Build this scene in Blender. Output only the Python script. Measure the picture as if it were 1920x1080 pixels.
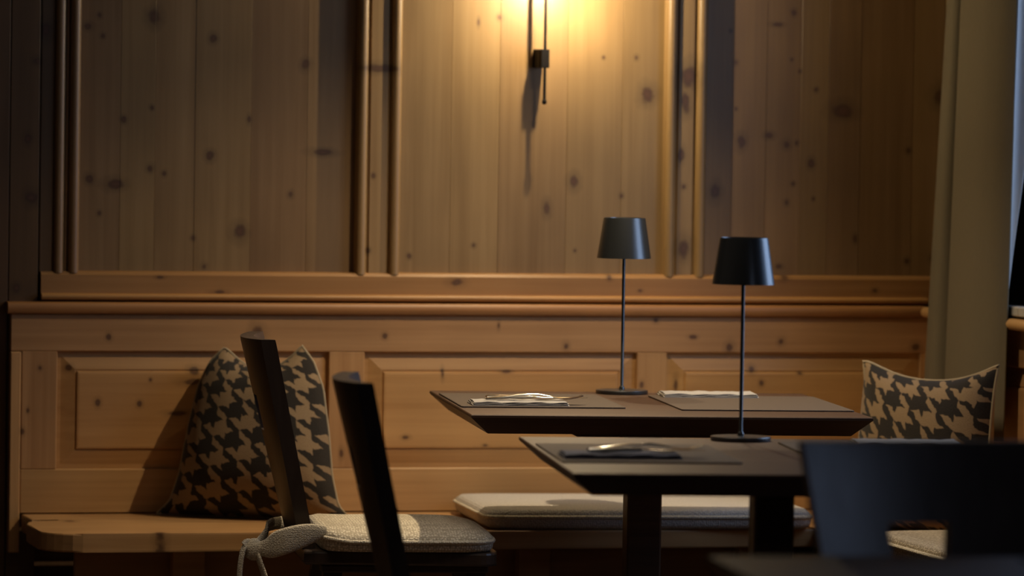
import bpy, bmesh, math, random
from mathutils import Vector, Matrix
PI = math.pi
random.seed(7)
scn = bpy.context.scene
for o in list(bpy.data.objects): bpy.data.objects.remove(o)
COL = scn.collection

# ------------------------------------------------------------------ camera
EYE, F_PX, PITCH, ROLL, YAW = 1.38, 9400.0, .0376, .0154, .25
fw = Vector((math.sin(YAW)*math.cos(PITCH), math.cos(YAW)*math.cos(PITCH), -math.sin(PITCH)))
rt = Vector((math.cos(YAW), -math.sin(YAW), 0)); up = rt.cross(fw)
cR, sR = math.cos(ROLL), math.sin(ROLL)
# image axes: a level line drops to the right by ROLL in the picture
rr = rt*cR + up*sR
uu = up*cR - rt*sR
cam_d = bpy.data.cameras.new('camera'); cam = bpy.data.objects.new('camera', cam_d); COL.objects.link(cam)
M = Matrix((rr, uu, -fw)).transposed().to_4x4(); M.translation = Vector((0, 0, EYE))
cam.matrix_world = M
cam_d.sensor_width = 36; cam_d.lens = 36*F_PX/1920; cam_d.clip_end = 60
cam_d.dof.use_dof = True; cam_d.dof.focus_distance = 10.15; cam_d.dof.aperture_fstop = 3.3
cam_d.dof.aperture_blades = 8
scn.camera = cam
# ------------------------------------------------------------------ world, exposure, daylight
vs = scn.view_settings
vs.view_transform = 'Standard'; vs.look = 'None'; vs.gamma = 1.0; vs.exposure = -0.12; vs.use_curve_mapping = False
w = bpy.data.worlds.new('world'); scn.world = w; w.use_nodes = True
bg = w.node_tree.nodes['Background']; bg.inputs[0].default_value = (.30, .46, .80, 1); bg.inputs[1].default_value = .9

def area(name, loc, aim, sx, sy, power, col, spread=0):
    d = bpy.data.lights.new(name, 'AREA'); d.shape = 'RECTANGLE'; d.size = sx; d.size_y = sy
    d.energy = power; d.color = col
    o = bpy.data.objects.new(name, d); COL.objects.link(o); o.location = loc
    o.rotation_euler = (Vector(aim)-Vector(loc)).to_track_quat('-Z', 'Z').to_euler()
    if spread: d.spread = math.radians(spread)
    return o
DAY = (.50, .67, 1.0)
area('daylight_window_one', (4.40, 9.35, 1.55), (2.6, 9.2, .8), 1.4, 1.1, 25, DAY)
area('daylight_window_two', (4.45, 5.35, 1.62), (2.0, 7.6, .9), 1.9, 1.35, 10, (.66, .74, 1.0))
area('ceiling_panel_light', (1.9, 9.1, 2.455), (1.9, 9.1, 0), 1.1, 1.1, 5.8, (1, .83, .64), 80)  # added fill for the shadows, from no known source
def point(name, loc, power, col, r):
    d = bpy.data.lights.new(name, 'POINT'); d.energy = power; d.color = col; d.shadow_soft_size = r
    o = bpy.data.objects.new(name, d); COL.objects.link(o); o.location = loc; return o

# ------------------------------------------------------------------ helpers
def ray(x, y):
    X = (x-960)/F_PX; Y = (y-540)/F_PX
    return fw + rr*X - uu*Y
def onY(x, y, Y):
    d = ray(x, y); t = Y/d.y; return Vector((0, 0, EYE)) + d*t

def wloc(o):
    v = Vector((0, 0, 0))
    while o is not None: v += o.location; o = o.parent
    return v
def empty(name, loc=(0, 0, 0), rotz=0, label=None, cat=None, group=None, kind=None):
    o = bpy.data.objects.new(name, None); COL.objects.link(o); o.location = loc
    o.rotation_euler = (0, 0, rotz); o.empty_display_size = .05
    return tag(o, label, cat, group, kind)
def tag(o, label=None, cat=None, group=None, kind=None):
    if label: o['label'] = label
    if cat: o['category'] = cat
    if group: o['group'] = group
    if kind: o['kind'] = kind
    return o
def link(name, bm, mat, parent=None, world=False, smooth=False):
    """bm in the parent's local frame, or in world coordinates when world=True (unrotated parents)"""
    bmesh.ops.recalc_face_normals(bm, faces=bm.faces)
    if parent is None and bm.verts:
        xs = [v.co.x for v in bm.verts]; ys = [v.co.y for v in bm.verts]; zs = [v.co.z for v in bm.verts]
        c = Vector(((min(xs)+max(xs))/2, (min(ys)+max(ys))/2, min(zs)))
        bmesh.ops.translate(bm, vec=-c, verts=bm.verts)
    else:
        c = Vector((0, 0, 0))
        if world: bmesh.ops.translate(bm, vec=-wloc(parent), verts=bm.verts)
    me = bpy.data.meshes.new(name); bm.to_mesh(me); bm.free()
    if smooth is True:
        for p in me.polygons: p.use_smooth = True
    o = bpy.data.objects.new(name, me); COL.objects.link(o)
    if isinstance(mat, (list, tuple)):
        for m in mat: me.materials.append(m)
    else: me.materials.append(mat)
    o.parent = parent; o.location = c
    if smooth == 'auto': me.shade_smooth() if hasattr(me, 'shade_smooth') else None; set_sharp(me, 35)
    return o
def set_sharp(me, deg):
    for p in me.polygons: p.use_smooth = True
    try: me.set_sharp_from_angle(angle=math.radians(deg))
    except Exception: pass
def boxbm(x0, x1, y0, y1, z0, z1, bev=0, bm=None, seg=1):
    nb = bmesh.new()
    bmesh.ops.create_cube(nb, size=1)
    for v in nb.verts:
        v.co = Vector((x0+(v.co.x+.5)*(x1-x0), y0+(v.co.y+.5)*(y1-y0), z0+(v.co.z+.5)*(z1-z0)))
    if bev: bmesh.ops.bevel(nb, geom=nb.edges[:], offset=bev, segments=seg, affect='EDGES', profile=.5)
    if bm is None: return nb
    merge(bm, nb); return bm
def merge(bm, nb):
    me = bpy.data.meshes.new('tmp'); nb.to_mesh(me); nb.free(); bm.from_mesh(me); bpy.data.meshes.remove(me)
def lathe(prof, n=48, cx=0, cy=0):
    bm = bmesh.new(); rings = []
    for r, z in prof:
        if r <= 1e-6: rings.append([bm.verts.new((cx, cy, z))])
        else: rings.append([bm.verts.new((cx+r*math.cos(2*PI*i/n), cy+r*math.sin(2*PI*i/n), z)) for i in range(n)])
    for a, b in zip(rings, rings[1:]):
        for i in range(n):
            j = (i+1) % n
            if len(a) == 1 and len(b) == 1: continue
            if len(a) == 1: bm.faces.new((a[0], b[i], b[j]))
            elif len(b) == 1: bm.faces.new((a[i], a[j], b[0]))
            else: bm.faces.new((a[i], a[j], b[j], b[i]))
    return bm
def prism(pts, z0, z1, bev=0, seg=2):
    bm = bmesh.new()
    lo = [bm.verts.new((x, y, z0)) for x, y in pts]; hi = [bm.verts.new((x, y, z1)) for x, y in pts]
    bm.faces.new(lo[::-1]); bm.faces.new(hi)
    n = len(pts)
    for i in range(n): bm.faces.new((lo[i], lo[(i+1) % n], hi[(i+1) % n], hi[i]))
    if bev:
        es = [e for e in bm.edges if abs(e.verts[0].co.z-e.verts[1].co.z) < 1e-6]
        bmesh.ops.bevel(bm, geom=es, offset=bev, segments=seg, affect='EDGES', profile=.5)
    return bm
def extrude_profile(prof, axis, a0, a1):
    """prof: list of (p,q). axis 'X': p->Y q->Z ; 'Y': p->X q->Z ; 'Z': p->X q->Y"""
    bm = bmesh.new()
    def mk(p, q, a): return {'X': (a, p, q), 'Y': (p, a, q), 'Z': (p, q, a)}[axis]
    A = [bm.verts.new(mk(p, q, a0)) for p, q in prof]; B = [bm.verts.new(mk(p, q, a1)) for p, q in prof]
    n = len(prof); bm.faces.new(A); bm.faces.new(B[::-1])
    for i in range(n): bm.faces.new((A[i], A[(i+1) % n], B[(i+1) % n], B[i]))
    return bm
def tube(pts, r, n=8, bm=None, closed=False):
    bm = bm or bmesh.new(); pts = [Vector(p) for p in pts]; rings = []
    m = len(pts)
    for k, p in enumerate(pts):
        a = pts[(k-1) % m] if (closed or k > 0) else p
        b = pts[(k+1) % m] if (closed or k < m-1) else p
        t = (b-a).normalized(); s = t.cross(Vector((0, 0, 1)))
        if s.length < 1e-3: s = Vector((1, 0, 0))
        s.normalize(); q = s.cross(t).normalized()
        rad = r(k/(m-1)) if callable(r) else r
        rings.append([bm.verts.new(p+s*rad*math.cos(2*PI*i/n)+q*rad*math.sin(2*PI*i/n)) for i in range(n)])
    pairs = list(zip(rings, rings[1:])) + ([(rings[-1], rings[0])] if closed else [])
    for A, B in pairs:
        for i in range(n): bm.faces.new((A[i], A[(i+1) % n], B[(i+1) % n], B[i]))
    if not closed:
        bm.faces.new(rings[0][::-1]); bm.faces.new(rings[-1])
    return bm
def catmull(pts, n=8):
    out = []; P = [Vector(p) for p in pts]
    for i in range(len(P)-1):
        p0 = P[max(i-1, 0)]; p1 = P[i]; p2 = P[i+1]; p3 = P[min(i+2, len(P)-1)]
        for k in range(n):
            t = k/n
            out.append(.5*((2*p1)+(p2-p0)*t+(2*p0-5*p1+4*p2-p3)*t*t+(3*p1-p0-3*p2+p3)*t**3))
    out.append(P[-1]); return out
def loft(sections):
    bm = bmesh.new(); R = [[bm.verts.new(p) for p in s] for s in sections]
    n = len(R[0])
    for A, B in zip(R, R[1:]):
        for i in range(n): bm.faces.new((A[i], A[(i+1) % n], B[(i+1) % n], B[i]))
    bm.faces.new(R[0][::-1]); bm.faces.new(R[-1]); return bm

# ------------------------------------------------------------------ materials
class N:
    def __init__(s, name):
        s.m = bpy.data.materials.new(name); s.m.use_nodes = True; s.t = s.m.node_tree
        s.b = s.t.nodes['Principled BSDF']
    def n(s, typ, **kw):
        x = s.t.nodes.new(typ)
        for k, v in kw.items():
            if isinstance(k, str) and k.startswith('i_'): x.inputs[k[2:].replace('_', ' ')].default_value = v
            else: setattr(x, k, v)
        return x
    def l(s, a, b): s.t.links.new(a, b)
    def math(s, op, a, b=None, c=None, clamp=False):
        x = s.t.nodes.new('ShaderNodeMath'); x.operation = op; x.use_clamp = clamp
        for i, v in enumerate((a, b, c)):
            if v is None: continue
            if isinstance(v, (int, float)): x.inputs[i].default_value = v
            else: s.l(v, x.inputs[i])
        return x.outputs[0]
    def vmath(s, op, a, b=None):
        x = s.t.nodes.new('ShaderNodeVectorMath'); x.operation = op
        for i, v in enumerate((a, b)):
            if v is None: continue
            if isinstance(v, (tuple, list)): x.inputs[i].default_value = v
            else: s.l(v, x.inputs[i])
        return x.outputs[0] if op != 'LENGTH' else x.outputs['Value']
    def ramp(s, fac, stops):
        x = s.t.nodes.new('ShaderNodeValToRGB'); e = x.color_ramp.elements
        while len(e) < len(stops): e.new(.5)
        for el, (p, c) in zip(e, stops):
            el.position = p; el.color = (c, c, c, 1) if isinstance(c, (int, float)) else (*c, 1)
        s.l(fac, x.inputs[0]); return x.outputs[0]
    def mix(s, fac, a, b, mode='MIX'):
        x = s.t.nodes.new('ShaderNodeMixRGB'); x.blend_type = mode
        for i, v in zip((0, 1, 2), (fac, a, b)):
            if isinstance(v, (int, float)): x.inputs[i].default_value = v
            elif isinstance(v, (tuple, list)): x.inputs[i].default_value = (*v, 1)
            else: s.l(v, x.inputs[i])
        return x.outputs[0]
    def noise(s, vec, scale, detail=3, rough=.5, dist=0):
        x = s.t.nodes.new('ShaderNodeTexNoise'); x.inputs['Scale'].default_value = scale
        x.inputs['Detail'].default_value = detail; x.inputs['Roughness'].default_value = rough
        x.inputs['Distortion'].default_value = dist
        if vec is not None: s.l(vec, x.inputs['Vector'])
        return x.outputs['Fac']
    def bump(s, h, strength, dist=.001):
        x = s.t.nodes.new('ShaderNodeBump'); x.inputs['Strength'].default_value = strength
        x.inputs['Distance'].default_value = dist; s.l(h, x.inputs['Height']); s.l(x.outputs[0], s.b.inputs['Normal'])
    def set(s, **kw):
        for k, v in kw.items():
            inp = s.b.inputs[k.replace('_', ' ')]
            if isinstance(v, (int, float)): inp.default_value = v
            elif isinstance(v, (tuple, list)): inp.default_value = (*v, 1) if len(v) == 3 else v
            else: s.l(v, inp)
        return s

def wood(name, ca, cb, axis='Z', knots=(), world=True, rough=.45, grain=1.0, vary=.16, tone=.9, spec=.5, flat=False):
    """aged wood: grain runs along axis; knots = (x, y, z, half width, half height) as seen on the face"""
    s = N(name)
    if world: P = s.n('ShaderNodeNewGeometry').outputs['Position']
    else: P = s.n('ShaderNodeTexCoord').outputs['Object']
    oi = s.n('ShaderNodeObjectInfo').outputs['Random']
    comb = s.n('ShaderNodeCombineXYZ'); s.l(s.math('MULTIPLY', oi, 7.3), comb.inputs[0]); s.l(s.math('MULTIPLY', oi, 3.1), comb.inputs[2])
    Pv = s.vmath('ADD', P, comb.outputs[0])
    sc = {'Z': (55, 55, 1.6), 'X': (1.6, 55, 55), 'Y': (55, 1.6, 55)}[axis]
    wide = {'Z': (9, 9, 1.2), 'X': (1.2, 9, 9), 'Y': (9, 1.2, 9)}[axis]
    d = None
    if knots:
        wob = s.noise(P, 45, 2); wob = s.math('MULTIPLY', s.math('SUBTRACT', wob, .5), 1.1)
        for (kx, ky, kz, rx, rz) in knots:
            u = s.vmath('SUBTRACT', P, (kx, ky, kz))
            if flat: u = s.vmath('MULTIPLY', u, (1/rx, 1/rz, 0))
            else: u = s.vmath('MULTIPLY', u, (1/rx, 0, 1/rz))
            ln = s.vmath('LENGTH', u)
            d = ln if d is None else s.math('MINIMUM', d, ln)
        dk = s.math('ADD', d, wob)
    g1 = s.noise(s.vmath('MULTIPLY', Pv, sc), 1.0, 4, .6, .4)
    g2 = s.noise(s.vmath('MULTIPLY', Pv, wide), 1.0, 2, .5, .6)
    cloud = s.noise(Pv, 3.5, 2)
    mixf = s.math('ADD', s.math('MULTIPLY', g1, .55*grain), s.math('MULTIPLY', g2, .45))
    fac = s.ramp(mixf, [(.30, 0.0), (.68, 1.0)])
    col = s.mix(fac, ca, cb)
    br = s.math('ADD', 1-vary/2, s.math('MULTIPLY', oi, vary))
    br = s.math('MULTIPLY', br, s.math('ADD', 1-tone*.3, s.math('MULTIPLY', cloud, tone*.6)))
    hsv = s.n('ShaderNodeHueSaturation'); s.l(col, hsv.inputs['Color']); s.l(br, hsv.inputs['Value'])
    s.l(s.math('ADD', .495, s.math('MULTIPLY', oi, .010)), hsv.inputs['Hue'])
    col = hsv.outputs[0]
    if d is not None:
        halo = s.ramp(s.math('MULTIPLY', dk, .3), [(.0, .55), (.30, .78), (.62, 1.0)])
        col = s.mix(1.0, col, halo, 'MULTIPLY')
        core = s.ramp(dk, [(.45, 1.0), (.98, 0.0)])
        kc = s.mix(s.ramp(dk, [(.0, 0.0), (.6, 1.0)]), (.105, .045, .024), (.052, .020, .011))
        col = s.mix(s.math('MULTIPLY', core, .80), col, kc)
    s.set(Base_Color=col, Roughness=s.math('ADD', rough-.06, s.math('MULTIPLY', g1, .14)))
    s.b.inputs['Specular IOR Level'].default_value = spec
    s.bump(g1, .25, .0006)
    return s.m
def plain(name, col, rough=.5, metal=0, var=0, scale=40, bumpk=0, spec=.5):
    s = N(name); P = s.n('ShaderNodeTexCoord').outputs['Object']; nz = s.noise(P, scale, 3)
    c = s.mix(nz, tuple(v*(1-var) for v in col), tuple(min(1, v*(1+var)) for v in col))
    s.set(Base_Color=c, Roughness=rough, Metallic=metal); s.b.inputs['Specular IOR Level'].default_value = spec
    if bumpk: s.bump(nz, bumpk, .001)
    return s.m
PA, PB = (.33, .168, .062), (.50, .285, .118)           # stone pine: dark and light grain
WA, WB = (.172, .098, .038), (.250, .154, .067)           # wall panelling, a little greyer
def kn(pts, Y):
    """knots seen in the photograph at (x, y, half width, half height) put on the plane of depth Y"""
    out = []
    for k in pts:
        x, y, a = k[:3]; b = k[3] if len(k) > 3 else a*1.15
        p = onY(x, y, Y); s = Y/math.cos(YAW)/F_PX*1.03
        out.append((p.x, p.y, p.z, a*s*1.05, b*s*1.05))
    return out
YW, YST, YFR, YB = 10.990, 10.972, 10.962, 10.947
K1 = [(290,32,12),(400,73,7),(573,121,8),(187,28,4),(165,50,8,6),(193,67,4),(285,202,4),(232,224,5),(467,224,4,7),(393,292,8),(281,316,6),
      (308,325,4),(168,335,7),(215,345,17,9),(605,286,20,6),(545,364,5),(449,435,12),(186,400,4),(362,447,4),(383,500,5)]
K2 = [(937,33,5),(897,42,3,8),(1215,177,14),(1193,108,4),(1132,108,3),(1075,340,10,13),(1025,391,7,13),(1165,368,4),(888,460,4),(767,480,4),(1078,470,3)]
K3 = [(1489,24,5),(1457,46,11,4),(1370,58,3),(1380,117,4),(1380,204,3),(1485,112,3),(1500,134,3),(1530,168,4),(1390,266,9,13),(1443,254,8,6),
      (1475,271,7),(1494,268,4),(1521,306,6,9),(1340,360,10,15),(1475,380,5),(1487,345,4),(1580,208,22,14),(1703,283,5),(1762,180,14,17),(1700,490,5),
      (1750,485,7),(1460,500,6,4),(1603,448,4,7),(1525,373,3)]
KL = [(86,58,10,14),(70,115,8,6),(52,260,7,9),(58,371,11,12),(125,320,4),(30,540,6,8)]
KS = [(712,128,42,8),(1292,145,18,22),(1282,465,13,18),(1277,290,6,14),(1286,190,9,20),(700,330,4),(690,470,5),(1282,350,5)]
KF = [(412,548,13,4),(856,530,14,7),(1143,520,5),(1472,520,8,6),(300,520,7,3),(1640,545,6,5),(1200,545,5,3)]
KR = [(204,632,5),(722,630,5),(1061,650,6),(1299,632,8,4),(1367,652,8),(1465,640,6),(1717,650,9,7),(482,625,12,14),(52,770,3,5),(42,808,4,6),
      (1203,722,4,7),(1186,693,5,8),(1230,600,5,5),(935,610,3,7),(740,956,6,3),(640,850,4,8),(75,690,4)]
KP = [(365,695,10,8),(360,716,20,6),(335,775,20,5),(183,755,5,7),(261,757,5),(282,712,3),(130,690,7,6),(950,697,9,3),(760,820,7,4),(910,835,5,3),
      (1410,693,6),(1428,718,5),(1269,722,4,14),(830,700,3,10),(1500,700,5,3)]
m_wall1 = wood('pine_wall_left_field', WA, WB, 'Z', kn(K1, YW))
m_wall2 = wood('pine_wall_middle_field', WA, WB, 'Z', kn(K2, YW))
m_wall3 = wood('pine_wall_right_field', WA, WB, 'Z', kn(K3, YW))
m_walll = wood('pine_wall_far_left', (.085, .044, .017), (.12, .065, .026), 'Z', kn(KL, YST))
m_stile = wood('pine_wall_stile', (.17, .090, .034), (.26, .155, .066), 'Z', kn(KS, YST), grain=1.3)
m_frieze = wood('pine_frieze', (.26, .120, .036), (.36, .185, .064), 'X', kn(KF, YFR))
m_mold = wood('pine_moulding', (.27, .118, .034), (.38, .180, .056), 'X')
m_rail = wood('pine_bench_rail', PA, PB, 'X', kn(KR, YB))
m_railv = wood('pine_bench_stile', PA, PB, 'Z', kn(KR, YB))
m_panel = wood('pine_bench_panel', (.37, .185, .060), (.52, .29, .105), 'X', kn(KP, YB))
def seat_knots():
    out = []
    for x, y, a, b in ((130, 977, .013, .022), (300, 999, .013, .020), (700, 975, .008, .02)):
        d = ray(x, y); t = (.45-EYE)/d.z; p = Vector((0, 0, EYE))+d*t
        out.append((p.x, p.y, p.z, a, b))
    return out
m_seatw = wood('pine_bench_seat', PA, PB, 'X', seat_knots(), rough=.38, flat=True)
m_side = wood('pine_side_bench', PA, PB, 'Y')
m_sidew = wood('pine_side_wall', WA, WB, 'Z')
m_back = plain('dark_backing_board', (.10, .05, .02), .8, var=.2)
m_dark = wood('dark_walnut_table', (.044, .021, .012), (.095, .046, .025), 'X', world=False, rough=.50, vary=.06, spec=.32)
m_chair = wood('dark_stained_chair_wood', (.030, .019, .014), (.058, .038, .028), 'Z', world=False, rough=.36, vary=.06, spec=.5)
m_floor = wood('oak_floor', (.07, .04, .022), (.13, .075, .04), 'Y', rough=.5)
m_plaster = plain('cream_ceiling_plaster', (.34, .28, .20), .9, var=.05, scale=8)
m_plwall = plain('plaster_side_walls', (.30, .22, .14), .9, var=.06, scale=6)
m_mat = plain('taupe_leather_mat', (.105, .078, .057), .70, var=.06, scale=260, bumpk=.25, spec=.18)
m_anth = plain('anthracite_lamp_metal', (.022, .024, .025), .27, 0, var=.05, scale=300, bumpk=.03, spec=1.0)
m_iron = plain('black_iron', (.005, .004, .004), .6, 0, var=.1, spec=.12)
m_steel = plain('polished_steel', (.80, .77, .70), .16, 1.0, var=.03)
m_napl = plain('pale_linen', (.38, .35, .31), .85, var=.10, scale=500, bumpk=.4)
m_napd = plain('slate_linen', (.085, .085, .105), .8, var=.12, scale=500, bumpk=.4)
m_white = plain('white_shade_lining', (.7, .66, .58), .7)

def knit(name, ca, cb, period=.0055):
    s = N(name); P = s.n('ShaderNodeTexCoord').outputs['Object']
    v = s.n('ShaderNodeTexVoronoi'); v.inputs['Scale'].default_value = 1/period; v.inputs['Randomness'].default_value = .55
    s.l(s.vmath('MULTIPLY', P, (1, .8, 1)), v.inputs['Vector'])
    h = s.ramp(v.outputs['Distance'], [(.1, 1.0), (.62, 0.0)])
    col = s.mix(s.ramp(v.outputs['Distance'], [(.15, 1.0), (.6, 0.0)]), ca, cb)
    s.set(Base_Color=col, Roughness=.95); s.b.inputs['Specular IOR Level'].default_value = .15
    s.b.inputs['Sheen Weight'].default_value = .15
    s.bump(h, .7, .0018); return s.m
m_knit = knit('beige_knit_wool', (.42, .36, .26), (.84, .76, .60))
m_knit_dim = knit('tan_knit_wool', (.24, .19, .12), (.56, .47, .33))  # darker knit copy: the weak light behind the slot is put into its colour
m_knitw = knit('cream_knit_wool', (.46, .42, .37), (.62, .58, .52), .0045)
m_pipe = knit('beige_piping', (.55, .48, .36), (.82, .74, .58), .004)
m_strap = knit('linen_strap', (.44, .38, .28), (.66, .58, .44), .0035)
m_plainb = plain('beige_wool_back', (.36, .29, .19), .95, var=.08, scale=400, bumpk=.5, spec=.1)

def hound(name, pu, pv, sh=0.0):  # woven check: warp and weft alternate on a twill diagonal
    s = N(name); UV = s.n('ShaderNodeUVMap'); UV.uv_map = 'UVMap'
    nz = s.n('ShaderNodeTexNoise'); nz.inputs['Scale'].default_value = 70; nz.inputs['Detail'].default_value = 1
    s.l(UV.outputs[0], nz.inputs['Vector'])
    off = s.vmath('MULTIPLY', s.vmath('SUBTRACT', nz.outputs['Color'], (.5, .5, .5)), (.012, .012, 0))
    p = s.vmath('ADD', UV.outputs[0], off)
    sp = s.n('ShaderNodeSeparateXYZ'); s.l(p, sp.inputs[0])
    u = s.math('DIVIDE', sp.outputs[0], pu); v = s.math('DIVIDE', s.math('ADD', sp.outputs[1], s.math('MULTIPLY', sp.outputs[0], sh)), pv)
    fu = s.math('GREATER_THAN', s.math('FRACT', s.math('ADD', u, 20.0)), .46)
    fv = s.math('GREATER_THAN', s.math('FRACT', s.math('ADD', v, 20.0)), .46)
    dg = s.math('GREATER_THAN', s.math('FRACT', s.math('MULTIPLY', s.math('ADD', s.math('ADD', u, v), 40.0), 2.0)), .5)
    val = s.math('ADD', s.math('MULTIPLY', fu, dg), s.math('MULTIPLY', fv, s.math('SUBTRACT', 1.0, dg)))
    f2 = s.noise(UV.outputs[0], 420, 2)
    tan = s.mix(f2, (.165, .108, .057), (.29, .20, .113)); blk = s.mix(f2, (.012, .010, .008), (.035, .028, .022))
    s.set(Base_Color=s.mix(val, tan, blk), Roughness=.95); s.b.inputs['Specular IOR Level'].default_value = .12
    s.b.inputs['Sheen Weight'].default_value = .1
    s.bump(f2, .7, .0015); return s.m
m_hound = hound('houndstooth_wool', .078, .068, -.18)
m_hound2 = hound('houndstooth_wool_large', .074, .072, .10)
def cloth(name, col, transl=.2):
    s = N(name); P = s.n('ShaderNodeTexCoord').outputs['Object']
    nz = s.noise(s.vmath('MULTIPLY', P, (300, 300, 60)), 1, 2)
    c = s.mix(nz, tuple(v*.88 for v in col), col)
    s.set(Base_Color=c, Roughness=.9); s.b.inputs['Specular IOR Level'].default_value = .1
    s.bump(nz, .3, .0008)
    tr = s.n('ShaderNodeBsdfTranslucent'); s.l(c, tr.inputs[0]); mx = s.n('ShaderNodeMixShader'); mx.inputs[0].default_value = transl
    out = s.t.nodes['Material Output']; s.l(s.b.outputs[0], mx.inputs[1]); s.l(tr.outputs[0], mx.inputs[2]); s.l(mx.outputs[0], out.inputs[0])
    return s.m
m_curt = cloth('oatmeal_curtain', (.165, .136, .090), .05)
m_lining = cloth('white_curtain_lining', (.85, .86, .86), .5)
def glass(name):
    s = N(name); t = s.n('ShaderNodeBsdfTransparent'); t.inputs[0].default_value = (.93, .95, .96, 1)
    g = s.n('ShaderNodeBsdfGlossy'); g.inputs['Roughness'].default_value = .02
    f = s.n('ShaderNodeLayerWeight'); fac = s.math('ADD', .045, s.math('MULTIPLY', s.math('POWER', f.outputs['Facing'], 5.0), .8), clamp=True)
    mx = s.n('ShaderNodeMixShader'); s.l(fac, mx.inputs[0]); s.l(t.outputs[0], mx.inputs[1]); s.l(g.outputs[0], mx.inputs[2])
    s.l(mx.outputs[0], s.t.nodes['Material Output'].inputs[0]); return s.m
m_glass = glass('window_glass')
def emit(name, col, k):
    s = N(name); s.set(Base_Color=col, Emission_Color=col, Emission_Strength=k); return s.m
m_bulb = emit('warm_bulb', (1, .72, .40), 30)

# ------------------------------------------------------------------ room shell
XL, XR, Y0, CEIL = -1.4, 3.83, -1.0, 2.5
st = lambda name, bm, mat, parent=None, **k: (link(name, bm, mat, parent, **k) if parent else tag(link(name, bm, mat, None, **k), kind='structure'))
flo = empty('floor', (1.2, 5, 0), kind='structure')
link('subfloor', boxbm(XL-.2, XR+.25, Y0-.2, 11.2, -.12, -.022), m_back, flo, True)
yy = Y0; k = 0
nfl = 29; wd = (XR-XL)/nfl
for i in range(nfl):
    cuts = [Y0, Y0+3.1+(i % 3)*1.1, Y0+7.4+(i % 4)*.7, 11.15]
    for a, b in zip(cuts, cuts[1:]):
        link('plank', boxbm(XL+i*wd+.001, XL+(i+1)*wd-.001, a+.001, b-.001, -.022, 0, .0012), m_floor, flo, True)
st('ceiling', boxbm(XL-.2, XR+.25, Y0-.2, 11.2, CEIL, CEIL+.12), m_plaster)
st('wall_left', boxbm(XL-.15, XL, Y0, 11.01, 0, CEIL), m_plwall)
st('wall_front', boxbm(XL-.15, XR+.22, Y0-.15, Y0, 0, CEIL), m_plwall)

# back wall: backing slab, planks in three fields, stiles with beads, frieze board
wb = empty('wall_back', (2.2, 11.08, 0), kind='structure')
link('backing_slab', boxbm(XL-.15, XR+.22, 11.012, 11.15, 0, CEIL), m_back, wb, True)
def px(x, Y, y=300): return onY(x, y, Y).x
def planks(edges, mat, y0=YW, zb=.93):
    for a, b in zip(edges, edges[1:]):
        g = .0002; d = random.uniform(-.0004, .0004)
        link('plank', boxbm(a+g, b-g, y0+d, 11.012, zb, CEIL, .0004), mat, wb, True)
x_l0, x_l1 = px(75, YST), px(150, YST)
x_s0, x_s1 = px(668, YST), px(752, YST)
x_t0, x_t1 = px(1246, YST), px(1324, YST)
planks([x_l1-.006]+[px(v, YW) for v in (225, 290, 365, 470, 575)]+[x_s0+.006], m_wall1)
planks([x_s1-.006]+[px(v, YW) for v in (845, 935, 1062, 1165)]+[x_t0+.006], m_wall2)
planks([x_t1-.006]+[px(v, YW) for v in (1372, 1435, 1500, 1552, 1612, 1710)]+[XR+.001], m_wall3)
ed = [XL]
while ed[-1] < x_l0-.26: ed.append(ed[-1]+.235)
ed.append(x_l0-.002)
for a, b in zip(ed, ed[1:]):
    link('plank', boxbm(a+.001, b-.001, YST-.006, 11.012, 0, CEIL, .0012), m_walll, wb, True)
def wall_stile(a, b, name='stile'):
    """flat stile with a round bead and a groove along each side; profile in plan"""
    wdt = b-a; bd = .011
    def bead(c, r):
        return [(c+r*math.cos(t), YST-.001-r*math.sin(t)*.9) for t in [PI-PI*i/8 for i in range(9)]]
    prof = [(a, 11.012), (a, YST+.004)] + bead(a+bd+.002, bd) + [(a+2*bd+.004, YST+.006), (a+2*bd+.007, YST+.006), (a+2*bd+.010, YST)]
    prof += [(b-2*bd-.010, YST), (b-2*bd-.007, YST+.006), (b-2*bd-.004, YST+.006)] + bead(b-bd-.002, bd) + [(b, YST+.004), (b, 11.012)]
    o = link(name, extrude_profile(prof, 'Z', YFR_TOP-.004, CEIL), m_stile, wb, True)
    set_sharp(o.data, 40); return o
YFR_TOP = .986
wall_stile(x_s0, x_s1); wall_stile(x_t0, x_t1)
o = wall_stile(x_l0+.030, x_l1)
link('stile', boxbm(x_l0, x_l0+.031, YST-.002, 11.012, YFR_TOP-.004, CEIL, .002), m_walll, wb, True)
# frieze board under the fields (bevelled top edge)
prof = [(11.012, .925), (YFR, .925), (YFR, .978), (YFR+.005, .984), (YFR+.012, .9865), (11.012, .9865)]
link('frieze_board', extrude_profile(prof, 'X', x_l0+.004, XR), m_frieze, wb, True)

# right wall with two windows
m_jamb = plain('window_reveal_wood', (.050, .034, .020), .6, var=.15, scale=12)  # dark tone stands in for the shade beside the curtain
XO = 4.03
wr = empty('wall_right', (3.93, 5, 0), kind='structure')
WIN = [(8.35, 10.30, .945, 2.06), (4.55, 6.15, .945, 2.06)]
ys = [Y0, WIN[1][0], WIN[1][1], WIN[0][0], WIN[0][1], 11.012]
for a, b in ((ys[0], ys[1]), (ys[2], ys[3])):
    link('wall_pier', boxbm(XR, XO, a, b, 0, CEIL), m_plwall, wr, True)
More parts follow.
